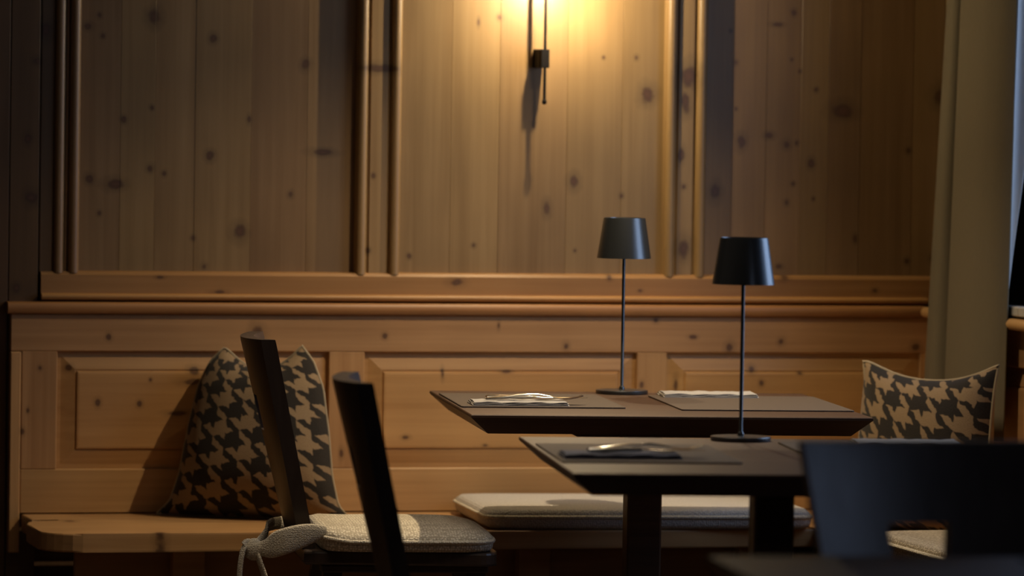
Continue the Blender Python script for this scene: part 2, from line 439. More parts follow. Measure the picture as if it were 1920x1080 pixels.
# the pier behind the curtain is clad with planks, those nearest the window coloured dark as shade
link('wall_pier', boxbm(XR+.012, XO, ys[4], ys[5], 0, CEIL), m_plwall, wr, True)
yy = ys[4]
for b in (10.36, 10.57, 10.72, 10.87, YW-.001):
    link('plank' if b > 10.4 else 'window_casing', boxbm(XR, XR+.012, yy+.001, b-.001, .93 if b > 10.5 else .946, CEIL, .001), m_sidew if b > 10.6 else m_jamb, wr, True); yy = b
for y0, y1, z0, z1 in WIN:
    link('wall_apron', boxbm(XR, XO, y0, y1, 0, z0-.025), m_plwall, wr, True)
    link('wall_lintel', boxbm(XR, XO, y0, y1, z1, CEIL), m_plwall, wr, True)
m_frame = plain('dark_window_frame', (.030, .028, .024), .5, var=.1)
m_sill = plain('stone_window_sill', (.42, .39, .35), .5, var=.1, scale=60)
for i, (y0, y1, z0, z1) in enumerate(WIN):
    wn = empty('window_%d' % (i+1), (3.95, (y0+y1)/2, z0), kind='structure')
    f = .06; xa, xb = 3.93, 3.985; ym = (y0+y1)/2
    for (a, b, c, d) in ((y0, y0+f, z0, z1), (y1-f, y1, z0, z1), (ym-.03, ym+.03, z0, z1)):
        link('window_stile', boxbm(xa, xb, a+.001, b-.001, c, d, .004), m_frame, wn, True)
    for (a, b) in ((y0+f, ym-.03), (ym+.03, y1-f)):
        for c, d in ((z0, z0+f), (z1-f, z1)):
            link('window_rail', boxbm(xa, xb, a, b, c, d, .004), m_frame, wn, True)
        link('pane', boxbm(3.955, 3.961, a-.008, b+.008, z0+f-.008, z1-f+.008), m_glass, wn, True)
    sb = boxbm(XR-.062, 3.929, y0+.001, y1-.001, z0-.022, z0, .003)
    boxbm(XR-.062, XR-.001, y1-.0012, y1+(.03 if i else .13), z0-.022, z0, .003, sb)
    link('window_sill', sb, m_sill, wn, True)
    for (a, b) in ((y0, y0+.012), (y1-.012, y1)):
        link('jamb_lining', boxbm(XR, 3.93, a, b, z0, z1), m_jamb, wn, True)

# small moulding resting on the bench rail along the back wall
prof = [(11.0, .9235)] + [(YB+.006-.011*math.sin(t)+.0, .9285-.0065*math.cos(t)) for t in [PI*i/8 for i in range(9)]] + [(YFR, .940), (11.0, .940)]
prof = [(YFR, .9225)] + [(YB+.008-.008*math.sin(t), .930-.0075*math.cos(t)) for t in [PI*i/10 for i in range(11)]] + [(YFR, .9375)]
o = st('trim_1', extrude_profile(prof, 'X', x_l0+.004, XR-.045), m_mold); set_sharp(o.data, 50)

# ------------------------------------------------------------------ fitted benches with panelled backs
RX = 3.79                                   # face of the side bench's back
bx0 = 1.6585
bench = empty('wall_bench', (2.5, 10.7, 0), 0, 'long pine bench along the back wall with raised panels in its back', 'bench')
def raised(parent, mapf, u0, u1, v0, v1, mat):
    """raised and fielded panel: outer margin set back, sloping border, small step, proud field"""
    bm = bmesh.new(); iu = .040; iv = .040
    rings = [(-.010, -.010, -.0135), (0, 0, -.0130), (.010, .010, -.0125), (iu, iv, -.0045), (iu+.0012, iv+.0012, -.0060), (iu+.004, iv+.004, -.0060), (iu+.0055, iv+.0055, -.0015), (iu+.010, iv+.010, -.0008)]
    prev = None
    for a, b, n in rings:
        cur = [bm.verts.new(mapf(u, v, n)) for u, v in ((u0+a, v0+b), (u1-a, v0+b), (u1-a, v1-b), (u0+a, v1-b))]
        if prev:
            for i in range(4): bm.faces.new((prev[i], prev[(i+1) % 4], cur[(i+1) % 4], cur[i]))
        prev = cur
    bm.faces.new(prev)
    bk = [bm.verts.new(mapf(u, v, -.022)) for u, v in ((u0-.01, v0-.01), (u1+.01, v0-.01), (u1+.01, v1+.01), (u0-.01, v1+.01))]
    bm.verts.ensure_lookup_table(); first = bm.verts[:4]
    for i in range(4): bm.faces.new((first[i], first[(i+1) % 4], bk[(i+1) % 4], bk[i]))
    bm.faces.new(bk[::-1])
    return link('panel', bm, mat, parent, True)
mapB = lambda u, v, n: (u, YB-n, v)
T = .024
P_ = [(1.763, 2.376), (2.457, 3.091), (3.161, 3.768)]
zb, zt = .549, .8095
link('rail', boxbm(bx0, RX, YB, YB+T, zt, .892, .0022), m_rail, bench, True)
link('rail', boxbm(1.683, RX, YB, YB+T, .451, zb, .0022), m_rail, bench, True)
for a, b in ((1.684, 1.763), (2.376, 2.457), (3.091, 3.161), (3.768, RX)):
    link('stile', boxbm(a, b, YB, YB+T, zb, zt, .0016), m_railv, bench, True)
for a, b in P_: raised(bench, mapB, a, b, zb, zt, m_panel)
link('end_post', boxbm(bx0, 1.682, YB-.004, YB+T, .365, .8085, .002), m_railv, bench, True)
prof = [(YB+T, .8925)] + [(YB-.004, .8925)] + [(YB-.006-.008*math.sin(t), .9055-.0130*math.cos(t)) for t in [PI*i/10 for i in range(11)]] + [(YB+T, .9185)]
o = link('top_rail', extrude_profile(prof, 'X', bx0-.008, RX-.015), m_mold, bench, True); set_sharp(o.data, 50)
# seat: rounded free end with the shaped notch
def arc(cx, cy, r, a0, a1, n=7): return [(cx+r*math.cos(math.radians(a0+(a1-a0)*i/n)), cy+r*math.sin(math.radians(a0+(a1-a0)*i/n))) for i in range(n+1)]
seat_pts = [(3.36, YB-.001), (1.687, YB-.001), (1.687, 10.800)] + [(1.745, 10.800), (1.752, 10.775)] + arc(1.700, 10.735, .030, 90, 180, 3) + [(1.660, 10.70)] + arc(1.742, 10.530, .082, 180, 270, 6) + [(3.36, 10.448)]
link('seat_board', prism(seat_pts[::-1], .410, .450, .004, 2), m_seatw, bench, True)
for x in (1.986, 2.75, 3.25):
    link('leg', boxbm(x-.035, x+.035, 10.53, 10.57, 0, .409, .003), m_rail, bench, True)
link('apron', boxbm(1.75, 3.36, 10.60, 10.62, .33, .409, .002), m_rail, bench, True)

side = empty('wall_bench', (3.58, 9.2, 0), 0, 'shorter pine bench under the window on the right side', 'bench')
mapS = lambda u, v, n: (RX-n, u, v)
SY0 = 7.9
link('rail', boxbm(RX, RX+T, SY0, YB-.001, zt, .892, .0022), m_side, side, True)
link('rail', boxbm(RX, RX+T, SY0, YB-.001, .451, zb, .0022), m_side, side, True)
cuts = [(SY0, 7.98), (8.66, 8.74), (9.42, 9.50), (10.18, 10.26), (10.87, YB-.001)]
for a, b in cuts: link('stile', boxbm(RX, RX+T, a, b, zb, zt, .0016), m_side, side, True)
for (a, b), (c, d) in zip(cuts, cuts[1:]): raised(side, mapS, b, c, zb, zt, m_side)
prof = [(RX+T, .8925), (RX-.004, .8925)] + [(RX-.024-.012*math.sin(t), .9060-.0125*math.cos(t)) for t in [PI*i/10 for i in range(11)]] + [(RX+T, .9185)]
prof = [(p, min(q, .8925)) if False else (p, q) for p, q in prof]
o = link('top_rail', extrude_profile([(min(p, XR-.047) if q > .893 else p, q) for p, q in prof], 'Y', SY0-.01, YB-.040), m_side, side, True); set_sharp(o.data, 50)
link('seat_board', boxbm(3.361, RX-.001, SY0, YB-.001, .410, .450, .004), m_side, side, True)
link('apron', boxbm(3.44, 3.46, SY0+.1, 10.44, .30, .409, .002), m_side, side, True)
for y in (8.05, 9.2): link('leg', boxbm(3.39, 3.43, y-.035, y+.035, 0, .409, .003), m_side, side, True)

# ------------------------------------------------------------------ tables
def table(cx, cy, rot, wx, dy, label):
    t = empty('dining_table', (cx, cy, 0), rot, label, 'table', 'square dark tables set for two')
    hx, hy = wx/2, dy/2; H = .75; lip = .006; th = .040; ins = .038
    S = lambda x, y, z: [(-x, -y, z), (x, -y, z), (x, y, z), (-x, y, z)]
    bm = loft([S(hx-ins, hy-ins, H-th), S(hx, hy, H-lip), S(hx, hy, H-.0015), S(hx-.0015, hy-.0015, H)])
    link('tabletop', bm, m_dark, t)
    link('mounting_plate', loft([S(.16, .16, H-th-.020), S(.19, .19, H-th-.001)]), m_dark, t)
    link('column', boxbm(-.036, .036, -.036, .036, .035, H-th-.020, .004), m_dark, t)
    link('foot', boxbm(-.27, .27, -.035, .035, 0, .035, .006), m_dark, t)
    link('foot', boxbm(-.035, .035, -.27, .27, 0.0, .0345, .006), m_dark, t)
    return t
TA = (2.853, 10.046, -.130, .815, .812)
TB = (2.670, 8.555, -.150, .820, .905)
TC = (2.390, 6.200, -.110, .900, .84)
table(*TA, 'dark square table nearest the panelled bench, carrying the farther lamp')
table(*TB, 'dark square table in the middle carrying the nearer lamp')
table(*TC, 'blurred dark table edge in the foreground at the bottom right')
def on(T, x, y):
    c, s = math.cos(T[2]), math.sin(T[2]); return (T[0]+x*c-y*s, T[1]+x*s+y*c)
def mat_at(T, x0, x1, y0, y1, label):
    cx, cy = (x0+x1)/2, (y0+y1)/2; p = on(T, cx, cy)
    bm = boxbm(x0-cx, x1-cx, y0-cy, y1-cy, 0, .0028, .0006)
    o = link('placemat', bm, m_mat, empty_tmp); return o
empty_tmp = None
def place(o, T, x, y, z, dr=0):
    p = on(T, x, y); o.location = (p[0], p[1], z); o.rotation_euler = (0, 0, T[2]+dr)
def localbm(name, bm, mat, label, cat, group=None, smooth=False):
    """one-mesh thing modelled around its own origin"""
    bmesh.ops.recalc_face_normals(bm, faces=bm.faces)
    me = bpy.data.meshes.new(name); bm.to_mesh(me); bm.free(); me.materials.append(mat)
    if smooth: set_sharp(me, 40)
    o = bpy.data.objects.new(name, me); COL.objects.link(o); return tag(o, label, cat, group)
TZ = .7502
G_M = 'taupe placemats'
def placemat(T, x0, x1, y0, y1, label):
    cx, cy = (x0+x1)/2, (y0+y1)/2
    c = .004
    pts = [(x0-cx+c, y0-cy), (x1-cx-c, y0-cy), (x1-cx, y0-cy+c), (x1-cx, y1-cy-c), (x1-cx-c, y1-cy), (x0-cx+c, y1-cy), (x0-cx, y1-cy-c), (x0-cx, y0-cy+c)]
    o = localbm('placemat', prism(pts, 0, .0030, .0007, 1), m_mat, label, 'placemat', G_M); place(o, T, cx, cy, TZ)
placemat(TA, -.402, -.064, -.180, .270, 'taupe placemat on the left half of the farther lamp table')
placemat(TA, .045, .403, -.226, .250, 'taupe placemat on the right half of the farther lamp table')
placemat(TB, -.402, -.085, -.215, .235, 'taupe placemat on the left half of the middle table')
placemat(TB, .060, .405, -.120, .330, 'taupe placemat behind the foreground chair on the middle table')
placemat(TC, -.02, .30, -.08, .37, 'dark blurred placemat on the foreground table')

# folded napkins: stacked folded layers with a rolled fold along one side
def napkin(T, x, y, L, W, mat, label, dr=0, h=.0029, z=TZ+.0031):
    root = empty('napkin', (0, 0, 0), 0, label, 'napkin', 'folded linen napkins'); place(root, T, x, y, z, dr)
    n = 3
    for i in range(n):
        z0 = i*h; l2, w2 = L/2-i*.002, W/2-i*.0015
        bm = bmesh.new(); nx, ny = 14, 6; g = []
        for a in range(nx+1):
            r = []
            for b in range(ny+1):
                xx = -l2+2*l2*a/nx; yy = -w2+2*w2*b/ny
                wv = .0009*math.sin(a*1.7+b*1.1+i*2)+.0006*math.sin(a*.9-b*2)
                edge = min(1, (1-abs(2*b/ny-1))*3)
                r.append((bm.verts.new((xx, yy, z0+wv*.4*(i > 0))), bm.verts.new((xx, yy, z0+h*.55+h*.5*edge+wv))))
            g.append(r)
        for a in range(nx):
            for b in range(ny):
                bm.faces.new((g[a][b][0], g[a][b+1][0], g[a+1][b+1][0], g[a+1][b][0]))
                bm.faces.new((g[a][b][1], g[a+1][b][1], g[a+1][b+1][1], g[a][b+1][1]))
        for a in range(nx):
            for b in (0, ny): bm.faces.new((g[a][b][0], g[a+1][b][0], g[a+1][b][1], g[a][b][1]))
        for b in range(ny):
            for a in (0, nx): bm.faces.new((g[a][b][0], g[a][b+1][0], g[a][b+1][1], g[a][b][1]))
        o = link('fold', bm, mat, root); set_sharp(o.data, 50)
    return n*h
napkin(TA, -.278, -.115, .200, .105, m_napl, 'pale folded napkin under cutlery on the farther lamp table')
napkin(TA, .170, .225, .205, .110, m_napl, 'pale folded napkin right of the farther lamp without cutlery', dr=.0)
napkin(TB, -.288, -.110, .210, .105, m_napd, 'slate blue folded napkin under cutlery on the middle table')
napkin(TB, .29, .27, .20, .10, m_napl, 'folded napkin at the far right of the middle table')
napkin(TC, .12, .24, .20, .11, m_napd, 'dark blurred napkin on the foreground table')

def cutlery(kind, T, x, y, z, dr, label, tilt=0):
    def sec(x, w, h, zc): return [(x, w*1.15*math.cos(t), zc*1.25+h*1.3*math.sin(t)) for t in [2*PI*i/10 for i in range(10)]]
    if kind == 'knife':
        S = [sec(0, .001, .001, .004), sec(.003, .008, .003, .004), sec(.03, .0085, .0032, .0045), sec(.07, .0065, .0032, .005), sec(.095, .0045, .003, .005),
             sec(.10, .0055, .0012, .005), sec(.115, .009, .0009, .0045), sec(.18, .0095, .0008, .004), sec(.205, .006, .0006, .004), sec(.212, .001, .0004, .004)]
        bm = loft(S)
    else:
        S = [sec(0, .002, .0008, .003), sec(.004, .009, .0015, .003), sec(.03, .0085, .0018, .005), sec(.07, .0045, .002, .009), sec(.11, .003, .002, .010),
             sec(.135, .004, .0015, .0075), sec(.148, .011, .001, .005), sec(.158, .0125, .001, .004)]
        bm = loft(S)
        for k in range(4):
            yy = -.0105+.007*k
            def s2(x, w, zc): return [(x, yy-w, zc-.0009), (x, yy+w, zc-.0009), (x, yy+w, zc+.0009), (x, yy-w, zc+.0009)]
            merge(bm, loft([s2(.155, .0018, .004), s2(.175, .0016, .004), s2(.190, .0013, .0065), s2(.204, .0007, .0105)]))
    bmesh.ops.rotate(bm, verts=bm.verts, cent=(0, 0, 0), matrix=Matrix.Rotation(-tilt, 3, 'Y'))
    o = localbm(kind, bm, m_steel, label, kind, 'steel cutlery on napkins', True); place(o, T, x, y, z, dr)
NZ = TZ+.0031+.0095
cutlery('knife', TA, -.345, -.100, NZ, -.03, 'steel knife on the pale napkin, blade reaching past its edge')
cutlery('fork', TA, -.350, -.135, NZ, .06, 'steel fork on the pale napkin of the farther lamp table')
cutlery('knife', TB, -.350, -.135, NZ, .03, 'steel knife on the slate blue napkin')
cutlery('fork', TB, -.340, -.095, NZ, .10, 'steel fork on the slate blue napkin, tines tipped up')

# ------------------------------------------------------------------ table lamps
def lamp(T, x, y, label):
    root = empty('table_lamp', (0, 0, 0), 0, label, 'lamp', 'cordless anthracite table lamps'); place(root, T, x, y, TZ)
    prof = [(0, 0), (.054, 0), (.0565, .0015), (.0565, .0068), (.0558, .0080), (.010, .0092), (0, .0094)]
    o = link('base', lathe(prof, 64), m_anth, root); set_sharp(o.data, 30)
    o = link('pole', lathe([(0, .009), (.0065, .0088), (.0060, .0135), (.0042, .0165), (.0035, .0175), (.0035, .33), (0, .33)], 24), m_anth, root); set_sharp(o.data, 40)
    zb_, zt_ = .292, .379
    prof = [(.0583, zb_), (.0455, zt_-.003), (.0445, zt_), (.0430, zt_), (.0415, zt_-.005), (0, zt_-.006), (0, zt_-.009), (.0425, zt_-.009), (.0565, zb_)]
    o = link('lamp_shade', lathe(prof + [(.0583, zb_)], 64), m_anth, root); set_sharp(o.data, 30)
    bmr = bmesh.new()
    link('light_head', lathe([(0, .325), (.022, .325), (.024, .330), (.024, .352), (0, .370)], 32), m_white, root)
lamp(TA, .003, .350, 'grey table lamp on the farther table, in front of the pillar beading')
lamp(TB, .000, .395, 'dark table lamp on the middle table with a blue window gleam')

# ------------------------------------------------------------------ chairs
def chair(cx, cy, rot, label, dy=0):
    c = empty('dining_chair', (cx, cy, 0), rot, label, 'chair', 'dark stained chairs with solid board backs')
    # solid back board: curved in plan, tapered, leaning, with a hand slot
    zs = [.467, .55, .66, .700, .772, .82, .880, .889]
    nu = 14; th = .030
    ush = [-1+2*i/nu for i in range(nu+1)]
    slot = .30
    us = sorted(set([round(u, 4) for u in ush if abs(abs(u)-slot) > .05] + [-slot, slot]))
    bm = bmesh.new(); G = {}
    for iz, z in enumerate(zs):
        k = (z-.45)/.44; hw = .118+.060*k
        for iu, u in enumerate(us):
            w_ = hw*u; 
            if abs(abs(u)-slot) < .001 and z < .79 and z > .69: w_ *= (1.0 if z > .75 else .88)
            bow = .030*(1-u*u)
            x = -.190-.092*k*1.02-bow*(.5+.5*k)
            zz = z+(.002*u*u if iz == len(zs)-1 else 0)
            tn = th*(1 if iz < len(zs)-1 else .93)
            G[iz, iu, 0] = bm.verts.new((x+tn/2, w_, zz)); G[iz, iu, 1] = bm.verts.new((x-tn/2, w_, zz))
    nz = len(zs); nuu = len(us)
    hole = lambda iz, iu: zs[iz] >= .699 and zs[iz+1] <= .773 and us[iu] >= -slot-.001 and us[iu+1] <= slot+.001
    for iz in range(nz-1):
        for iu in range(nuu-1):
            if hole(iz, iu): continue
            bm.faces.new((G[iz, iu, 0], G[iz, iu+1, 0], G[iz+1, iu+1, 0], G[iz+1, iu, 0]))
            bm.faces.new((G[iz, iu, 1], G[iz+1, iu, 1], G[iz+1, iu+1, 1], G[iz, iu+1, 1]))
    for iz in range(nz-1):
        for iu in (0, nuu-1): bm.faces.new((G[iz, iu, 0], G[iz+1, iu, 0], G[iz+1, iu, 1], G[iz, iu, 1]))
    for iu in range(nuu-1):
        for iz in (0, nz-1): bm.faces.new((G[iz, iu, 0], G[iz, iu, 1], G[iz, iu+1, 1], G[iz, iu+1, 0]))
    i0 = us.index(-slot); i1 = us.index(slot); z0 = zs.index(.700); z1 = zs.index(.772)
    for iu in range(i0, i1):
        for iz in (z0, z1): bm.faces.new((G[iz, iu, 0], G[iz, iu+1, 0], G[iz, iu+1, 1], G[iz, iu, 1]))
    for iz in range(z0, z1):
        for iu in (i0, i1): bm.faces.new((G[iz, iu, 0], G[iz, iu, 1], G[iz+1, iu, 1], G[iz+1, iu, 0]))
    o = link('backrest', bm, m_chair, c); set_sharp(o.data, 35)
    # seat board, trapezoid with rounded front corners
    pts = [(-.205, -.165), (-.205, .165)] + arc(.150, .165, .035, 90, 0, 5) + arc(.150, -.165, .035, 0, -90, 5)
    link('seat', prism(pts[::-1], .438, .466, .005, 2), m_chair, c)
    for sx, sy in ((-1, -1), (-1, 1), (1, -1), (1, 1)):
        def S(x, y, z, r): return [(x-r, y-r, z), (x+r, y-r, z), (x+r, y+r, z), (x-r, y+r, z)]
        link('leg', loft([S(sx*.185-(.03 if sx < 0 else -.02), sy*.185, 0, .013), S(sx*.145, sy*.135, .421, .019)]), m_chair, c)
    for sy in (-1, 1): link('batten', boxbm(-.17, .17, sy*.135-.024, sy*.135+.024, .4215, .4375, .003), m_chair, c)
    return c
def padmesh(lx, ly, h, r=.05, crown=.010, expo=5.5, n=40):
    """seat pad: rounded rectangle, pinched rim, softly crowned top; returns (bm, rim points)"""
    def outline(t, k):
        a = 2*PI*t; e = 2/expo
        x = math.copysign(abs(math.cos(a))**e, math.cos(a)); y = math.copysign(abs(math.sin(a))**e, math.sin(a))
        return x*lx/2*k, y*ly/2*k
    bm = bmesh.new(); rows = [(1.0, .5, .5), (.992, .80, .2), (.965, .97, .03), (.90, 1.05, 0), (.75, 1.15, 0), (.5, 1.22, 0), (.2, 1.25, 0)]
    rim = []; T_, B_ = [], []
    for kk, zt_, zb_ in rows:
        T_.append([]); B_.append([])
        for i in range(n*2):
            x, y = outline(i/(n*2), kk)
            zt2 = h*min(zt_, 1.0)+crown*max(0, zt_-1)*4
            T_[-1].append(bm.verts.new((x, y, zt2)))
            B_[-1].append(T_[-1][-1] if kk == 1.0 else bm.verts.new((x, y, h*zb_)))
    m = n*2
    for R in (T_, B_):
        for a, b in zip(R, R[1:]):
            for i in range(m):
                bm.faces.new((a[i], a[(i+1) % m], b[(i+1) % m], b[i]))
    bm.faces.new(T_[-1]); bm.faces.new(B_[-1][::-1])
    for i in range(m): x, y = outline(i/m, 1.0); rim.append((x, y, h*.5))
    return bm, rim
def cushion(loc, rot, lx, ly, h, mat, label, crown=.010, strap=False, expo=5.5):
    c = empty('seat_cushion', loc, rot, label, 'cushion', 'knitted seat pads')
    bm, rim = padmesh(lx, ly, h, crown=crown, expo=expo)
    def warp(co):
        x, y, z = co
        s = 0
        if strap and x < -.12: s = .018*((-.12-x)/.08)*(z/h)
        return Vector((x, y, z+s))
    for v in bm.verts: v.co = warp(v.co)
    link('pad', bm, mat, c, smooth=True)
    link('piping', tube([(x, y, max(.0045, z)) for x, y, z in (warp(p) for p in [(a, b, h*.62) for a, b, _ in rim])], .0042, 8, closed=True), m_pipe, c, smooth=True)
    if strap:
        def ribbon(pts, wd, th=.004, twist=None):
            P = catmull([(a+(.018 if a < -.28 else 0), b, z_) for a, b, z_ in pts], 6); bm2 = bmesh.new(); R = []
            for k, p in enumerate(P):
                a = P[max(k-1, 0)]; b = P[min(k+1, len(P)-1)]; t = (b-a).normalized()
                w0 = Vector((0, 0, 1)) if abs(t.z) < .8 else Vector((.25, -.96, 0))
                wv = (w0-t*w0.dot(t)).normalized(); nn = t.cross(wv)
                ww = wd(k/(len(P)-1)) if callable(wd) else wd
                R.append([bm2.verts.new(p+wv*ww*math.cos(q)+nn*th*math.sin(q)) for q in [2*PI*i/10 for i in range(10)]])
            for A, B in zip(R, R[1:]):
                for i in range(10): bm2.faces.new((A[i], A[(i+1) % 10], B[(i+1) % 10], B[i]))
            bm2.faces.new(R[0][::-1]); bm2.faces.new(R[-1]); return bm2
        # strap sweeping from the pad's near rear corner round the foot of the back board to the knot
        sw = lambda t: .010+.016*math.sin(PI*min(1, t*1.05))
        link('strap', ribbon([(-.165, -.185, .040), (-.205, -.192, .034), (-.255, -.190, .018), (-.300, -.170, .004), (-.325, -.150, .004)], sw), m_strap, c, smooth=True)
        link('strap', ribbon([(-.165, .165, .030), (-.215, .150, .030), (-.262, .07, .030), (-.295, -.04, .022), (-.322, -.140, .006)], lambda t: .013), m_strap, c, smooth=True)
        link('strap', ribbon([(-.325, -.150, .006), (-.343, -.160, .010), (-.352, -.165, -.012), (-.356, -.165, -.055), (-.355, -.163, -.11), (-.362, -.165, -.17)], lambda t: .0115, .0045), m_strap, c, smooth=True)
        link('strap', ribbon([(-.325, -.150, .000), (-.317, -.162, -.020), (-.305, -.165, -.055), (-.292, -.168, -.10), (-.288, -.165, -.15)], lambda t: .012+.008*t, .0045), m_strap, c, smooth=True)
        kb = bmesh.new(); bmesh.ops.create_uvsphere(kb, u_segments=20, v_segments=12, radius=.020)
        for v in kb.verts:
            v.co = Vector((v.co.x*1.0*(1+.12*math.sin(7*v.co.z/.020)), v.co.y*.8, v.co.z*1.15)) + Vector((-.309, -.156, .000))
        link('knot', kb, m_strap, c, smooth=True)
    return c
C1 = (2.316, 9.985, -.130); C2 = (2.186, 8.500, -.150)
chair(*C1, 'dark chair with a tied beige pad, in front of the left cushion')
chair(*C2, 'nearer dark chair at the middle table, blue gleam on its top edge')
chair(2.376, 6.640, -PI/2-.02, 'large blurred dark chair back with a hand slot, bottom right')
cushion((C1[0]+.006, C1[1]+.012, .4665), C1[2], .358, .44, .034, m_knit, 'beige knitted seat pad tied to the dark chair in the middle', crown=.019, strap=True, expo=7)
cushion((C2[0]+.014, C2[1], .4665), C2[2], .36, .37, .030, m_knit, 'seat pad on the nearer dark chair, below the frame edge')
cushion((3.005, 10.672, .4505), -.075, .73, .46, .044, m_knitw, 'long cream pad on the pine bench under the tables', crown=.002, expo=18)
cushion((3.52, 9.66, .4505), 0, .42, .62, .040, m_knit_dim, 'tan knitted pad glimpsed through the foreground chair slot', crown=.004)

# ------------------------------------------------------------------ houndstooth cushions
def pillow(loc, rz, lean, W, H, thick, wprof, topdip, mat, label, ear=0, puvo=(0, 0)):
    root = empty('throw_cushion', loc, rz, label, 'cushion', 'houndstooth throw cushions')
    nu, nv = 36, 36
    def shape(u, v, side):
        hw = W/2*wprof(v)
        x = u*hw
        z = H*(v+1)/2
        z -= topdip*(1-abs(u)**2.2)*max(0, v)**3
        z -= .012*abs(u)**10*max(0, v)**6*(1 if u < 0 else .2)
        t = ((1-abs(u)**2.6)*(1-abs(v)**2.6))**.55
        puck = .004*math.sin(u*9+v*5)*(abs(u)**3+abs(v)**3)
        y = side*thick/2*t*(1.0 - .25*v) + puck*t
        return x, y, z
    R = Matrix.Rotation(-lean, 3, 'X')
    for side, mt, nm in ((-1, mat, 'front_cover'), (1, m_plainb, 'back_cover')):
        bm = bmesh.new(); uvl = bm.loops.layers.uv.new('UVMap'); g = []
        for i in range(nu+1):
            u = -1+2*i/nu; row = []
            for j in range(nv+1):
                v = -1+2*j/nv
                row.append((bm.verts.new(R @ Vector(shape(u, v, side))), (u*W*.46+puvo[0], v*H/2+puvo[1])))
            g.append(row)
        for i in range(nu):
            for j in range(nv):
                q = [g[i][j], g[i+1][j], g[i+1][j+1], g[i][j+1]]
                if side > 0: q = q[::-1]
                f = bm.faces.new([a[0] for a in q])
                for lp, a in zip(f.loops, q): lp[uvl].uv = a[1]
        me_o = link(nm, bm, mt, root, smooth=True)
    seam = [R @ Vector(shape(u, v, 0)) for u, v in [(-1+2*k/30, -1) for k in range(30)] + [(1, -1+2*k/30) for k in range(30)] + [(1-2*k/30, 1) for k in range(30)] + [(-1, 1-2*k/30) for k in range(30)]]
    link('seam', tube(seam, .0028, 6, closed=True), m_plainb, root, smooth=True)
    return root
def wp1(v):      # narrow gathered top, spread feet
    s = (v+1)/2
    pts = [(0, 1.0), (.08, .86), (.25, .78), (.5, .72), (.75, .64), (.9, .53), (1.0, .40)]
    for (a, A), (b, B) in zip(pts, pts[1:]):
        if s <= b: t = (s-a)/(b-a); return A+(B-A)*t
    return .40
pillow((2.178, 10.800, .4525), -.46, .17, .445, .385, .19, wp1, .055, m_hound, 'houndstooth cushion standing on the pine bench behind the dark chairs', puvo=(.02, .01))
wp2 = lambda v: .93+.07*abs(v)**3
pillow((3.566, 10.340, .4525), -1.0, .07, .375, .375, .17, wp2, .045, m_hound2, 'houndstooth cushion in the bench corner below the curtain', puvo=(.03, .02))

# ------------------------------------------------------------------ curtain by the window
cu = empty('curtain', (3.74, 10.5, .66), 0, 'long oatmeal curtain hanging beside the window on the right', 'curtain')
plan = [(3.786, 10.775), (3.762, 10.760), (3.744, 10.720), (3.744, 10.668), (3.786, 10.652), (3.788, 10.642), (3.744, 10.630), (3.734, 10.570), (3.732, 10.450), (3.740, 10.395), (3.752, 10.360), (3.768, 10.335)]
PC = catmull([(a, b, 0) for a, b in plan], 8)
def sheet(P, z0, z1, nz, th, flare):
    bm = bmesh.new(); n = len(P); F, Bk = [], []
    for j in range(nz+1):
        z = z0+(z1-z0)*j/nz; f = flare(z); ra, rb = [], []
        for i, p in enumerate(P):
            a = P[max(i-1, 0)]; b = P[min(i+1, n-1)]; t = (b-a).normalized(); nn = Vector((-t.y, t.x, 0))
            ctr = 3.755
            q = Vector((ctr+(p.x-ctr)*(1+.12*math.sin(z*2.1)), p.y, z)) + Vector(f(i/(n-1)))
            ra.append(bm.verts.new(q+nn*th/2)); rb.append(bm.verts.new(q-nn*th/2))
        F.append(ra); Bk.append(rb)
    for j in range(nz):
        for i in range(n-1):
            bm.faces.new((F[j][i], F[j][i+1], F[j+1][i+1], F[j+1][i])); bm.faces.new((Bk[j][i], Bk[j+1][i], Bk[j+1][i+1], Bk[j][i+1]))
        for i in (0, n-1): bm.faces.new((F[j][i], F[j+1][i], Bk[j+1][i], Bk[j][i]))
    for i in range(n-1):
        for j in (0, nz): bm.faces.new((F[j][i], F[j][i+1], Bk[j][i+1], Bk[j][i]))
    return bm
def flare(z):
    k = max(0, (1.7-z)/1.05)
    return lambda s: (-.016*k, .115*(1-s)**2*k, 0)
link('curtain_panel', sheet(PC, .648, 2.12, 24, .003, flare), m_curt, cu, True, smooth=True)
PL = catmull([(3.768, 10.333, 0), (3.782, 10.322, 0), (3.800, 10.318, 0), (3.820, 10.312, 0)], 6)
def sheet2():
    bm = bmesh.new(); rows = []
    for j in range(21):
        z = .952+(2.12-.952)*j/20; k = min(1, .02+(z-.952)/.70); r = []
        kk = max(0, (1.7-z)/1.05)
        for i, p in enumerate(PL):
            s = i/(len(PL)-1)*k; q = PL[0].lerp(PL[-1], s); q = q + Vector((0, .004*math.sin(s*9), 0))
            for_ = Vector((q.x-.016*kk*(1-s), q.y+.01*kk, z)); r.append(for_)
        rows.append(r)
    lay = []
    for off in (0, .0012):
        lay.append([[bm.verts.new(v+Vector((0, -off, 0))) for v in r] for r in rows])
    for L in lay:
        for a, b in zip(L, L[1:]):
            for i in range(len(a)-1): bm.faces.new((a[i], a[i+1], b[i+1], b[i]))
    A, B = lay
    for j in range(len(A)-1):
        for i in (0, len(A[0])-1): bm.faces.new((A[j][i], A[j+1][i], B[j+1][i], B[j][i]))
    return bm
link('lining', sheet2(), m_lining, cu, True, smooth=True)['label'] = 'white lining lit by the window'
rod = empty('curtain_rod', (3.76, 9.8, 2.13), 0, 'iron curtain rod above the window', 'curtain rod')
link('rod', tube([(3.76, 8.7, 2.135), (3.76, 10.92, 2.135)], .009, 12), m_iron, rod, True)
